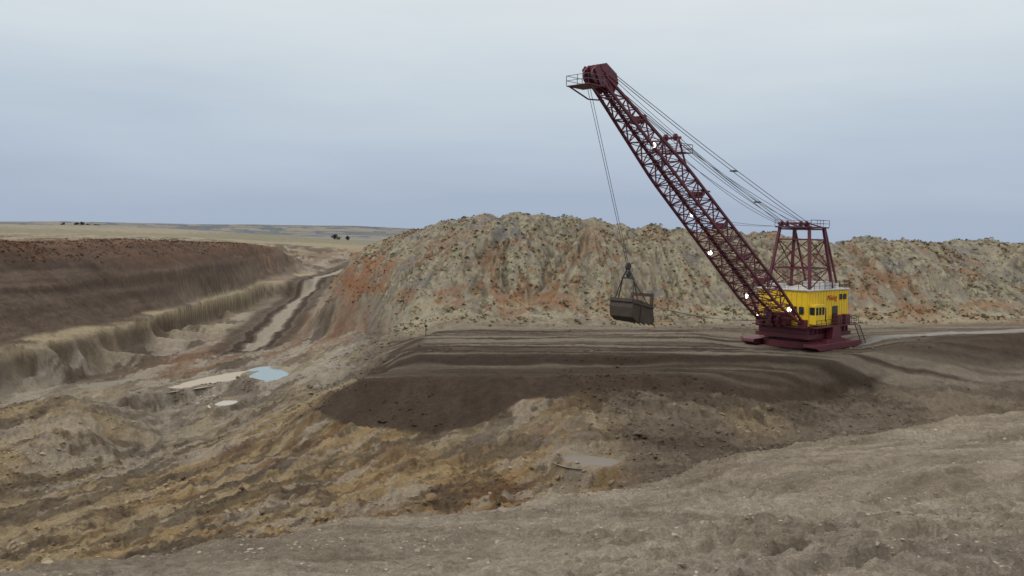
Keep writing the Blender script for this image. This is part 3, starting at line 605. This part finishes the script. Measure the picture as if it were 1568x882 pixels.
for sy in (-1,1):
    for e in ((.8,1.0),(2.0,.6)): b.beam(bk+Vector((e[0],sy*1.8,e[1]-.4)),spr+Vector((0,sy*.9,-1.4)),.13)
    b.beam(spr+Vector((0,sy*.9,-1.4)),spr,.13)
    b.beam(bk+Vector((-2.2,sy*1.7,-.3)),bk+Vector((-3.6,sy*.6,.55)),.14)
b.beam(spr+Vector((0,-1,-1.4)),spr+Vector((0,1,-1.4)),.2); b.disk(spr+Vector((0,0,.1)),.5,.25); b.disk(spr+Vector((-.1,0,-.9)),.4,.3)
b.beam(bk+Vector((-1.9,0,2.1)),spr+Vector((-.2,0,-.8)),.07); b.beam(spr+Vector((-.2,0,-.8)),bk+Vector((-3.4,0,.6)),.07)
b.out('bucket_rigging',MB)
b=B(); hsn=B()
for p in (A+ax*LB*.8+Vector((0,hwid(.8),-.9)),A+ax*LB*.47+Vector((0,-hwid(.47),1.4)),A+ax*LB*.36+Vector((0,-hwid(.36),-.6)),A+ax*LB*.12+Vector((0,-3.2,.4)),Vector((5.3,-3.9,5.0)),Vector((5.1,1.4,6.2))):
    b.disk(p+Vector((.12,.05,-.05)),.32,.1,'x',14); hsn.box(p.x-.35,p.x+.02,p.y-.33,p.y+.33,p.z-.33,p.z+.3)
b.out('floodlight_lenses',ML); hsn.out('floodlight_housings',MB)
x,y,_=S(652,515,152); z=zat(x,y); pr=bpy.data.objects.new('marker_post',None); bpy.context.scene.collection.objects.link(pr); pr.location=(x,y,z)
b=B(); b.beam((0,0,-.3),(0,0,2.0),.12); b.out('post',MB,pr); b=B(); b.box(-.22,.22,-.03,.03,1.6,2.0); b.out('plate',MB,pr)
# ---------- world ----------
w=bpy.data.worlds.new("World"); bpy.context.scene.world=w; w.use_nodes=True; N=w.node_tree.nodes; Lk=w.node_tree.links; N.clear()
SE=math.radians(50); SR=math.radians(255)
out=N.new('ShaderNodeOutputWorld'); sky=N.new('ShaderNodeTexSky'); sky.sky_type='NISHITA'; sky.sun_disc=False; sky.sun_elevation=SE; sky.sun_rotation=SR
bg1=N.new('ShaderNodeBackground'); bg1.inputs[1].default_value=.08; Lk.new(sky.outputs[0],bg1.inputs[0])
tc=N.new('ShaderNodeTexCoord'); sp_=N.new('ShaderNodeSeparateXYZ'); Lk.new(tc.outputs['Generated'],sp_.inputs[0])
mp=N.new('ShaderNodeMapping'); mp.inputs['Scale'].default_value=(1.2,1.2,7); mp.inputs['Rotation'].default_value=(.0,.06,0); Lk.new(tc.outputs['Generated'],mp.inputs[0])
nz=N.new('ShaderNodeTexNoise'); nz.inputs['Scale'].default_value=1.8; nz.inputs['Detail'].default_value=6; nz.inputs['Roughness'].default_value=.5; Lk.new(mp.outputs[0],nz.inputs['Vector'])
ad=N.new('ShaderNodeMath'); ad.operation='MULTIPLY_ADD'; ad.inputs[1].default_value=.16; ad.inputs[2].default_value=-.08; Lk.new(nz.outputs['Fac'],ad.inputs[0])
ad2=N.new('ShaderNodeMath'); ad2.operation='ADD'; Lk.new(ad.outputs[0],ad2.inputs[0]); Lk.new(sp_.outputs['Z'],ad2.inputs[1])
cr=N.new('ShaderNodeValToRGB'); Lk.new(ad2.outputs[0],cr.inputs[0]); e=cr.color_ramp.elements
e[0].position=0; e[0].color=(.39,.47,.605,1); e[1].position=1; e[1].color=(1.25,1.23,1.2,1)
for p,c in ((.03,(.395,.47,.605)),(.08,(.46,.54,.66)),(.15,(.57,.65,.725)),(.24,(.72,.78,.815)),(.33,(.84,.87,.89)),(.5,(1.0,1.0,1.0))):
    k=e.new(p); k.color=(*c,1)
bg2=N.new('ShaderNodeBackground'); Lk.new(cr.outputs[0],bg2.inputs[0]); bg2.inputs[1].default_value=1.0
ms=N.new('ShaderNodeMixShader'); ms.inputs[0].default_value=.92; Lk.new(bg1.outputs[0],ms.inputs[1]); Lk.new(bg2.outputs[0],ms.inputs[2]); Lk.new(ms.outputs[0],out.inputs[0])
sd=bpy.data.lights.new('sun','SUN'); sd.energy=1.1; sd.angle=math.radians(14); sd.color=(1,.97,.93); so=bpy.data.objects.new('sun',sd); bpy.context.scene.collection.objects.link(so)
dirv=Vector((math.sin(SR)*math.cos(SE),math.cos(SR)*math.cos(SE),math.sin(SE))); so.rotation_euler=dirv.to_track_quat('Z','Y').to_euler()
cd=bpy.data.cameras.new('camera'); co=bpy.data.objects.new('camera',cd); bpy.context.scene.collection.objects.link(co)
cd.sensor_width=36; cd.lens=36*F0/1568; cd.shift_y=-79/1568; cd.clip_start=.1; cd.clip_end=60000
co.rotation_euler=(math.radians(90),-ROLL,0); co.location=(0,0,0)
sc=bpy.context.scene; sc.camera=co; sc.view_settings.view_transform='Standard'; sc.view_settings.look='None'; sc.view_settings.exposure=0
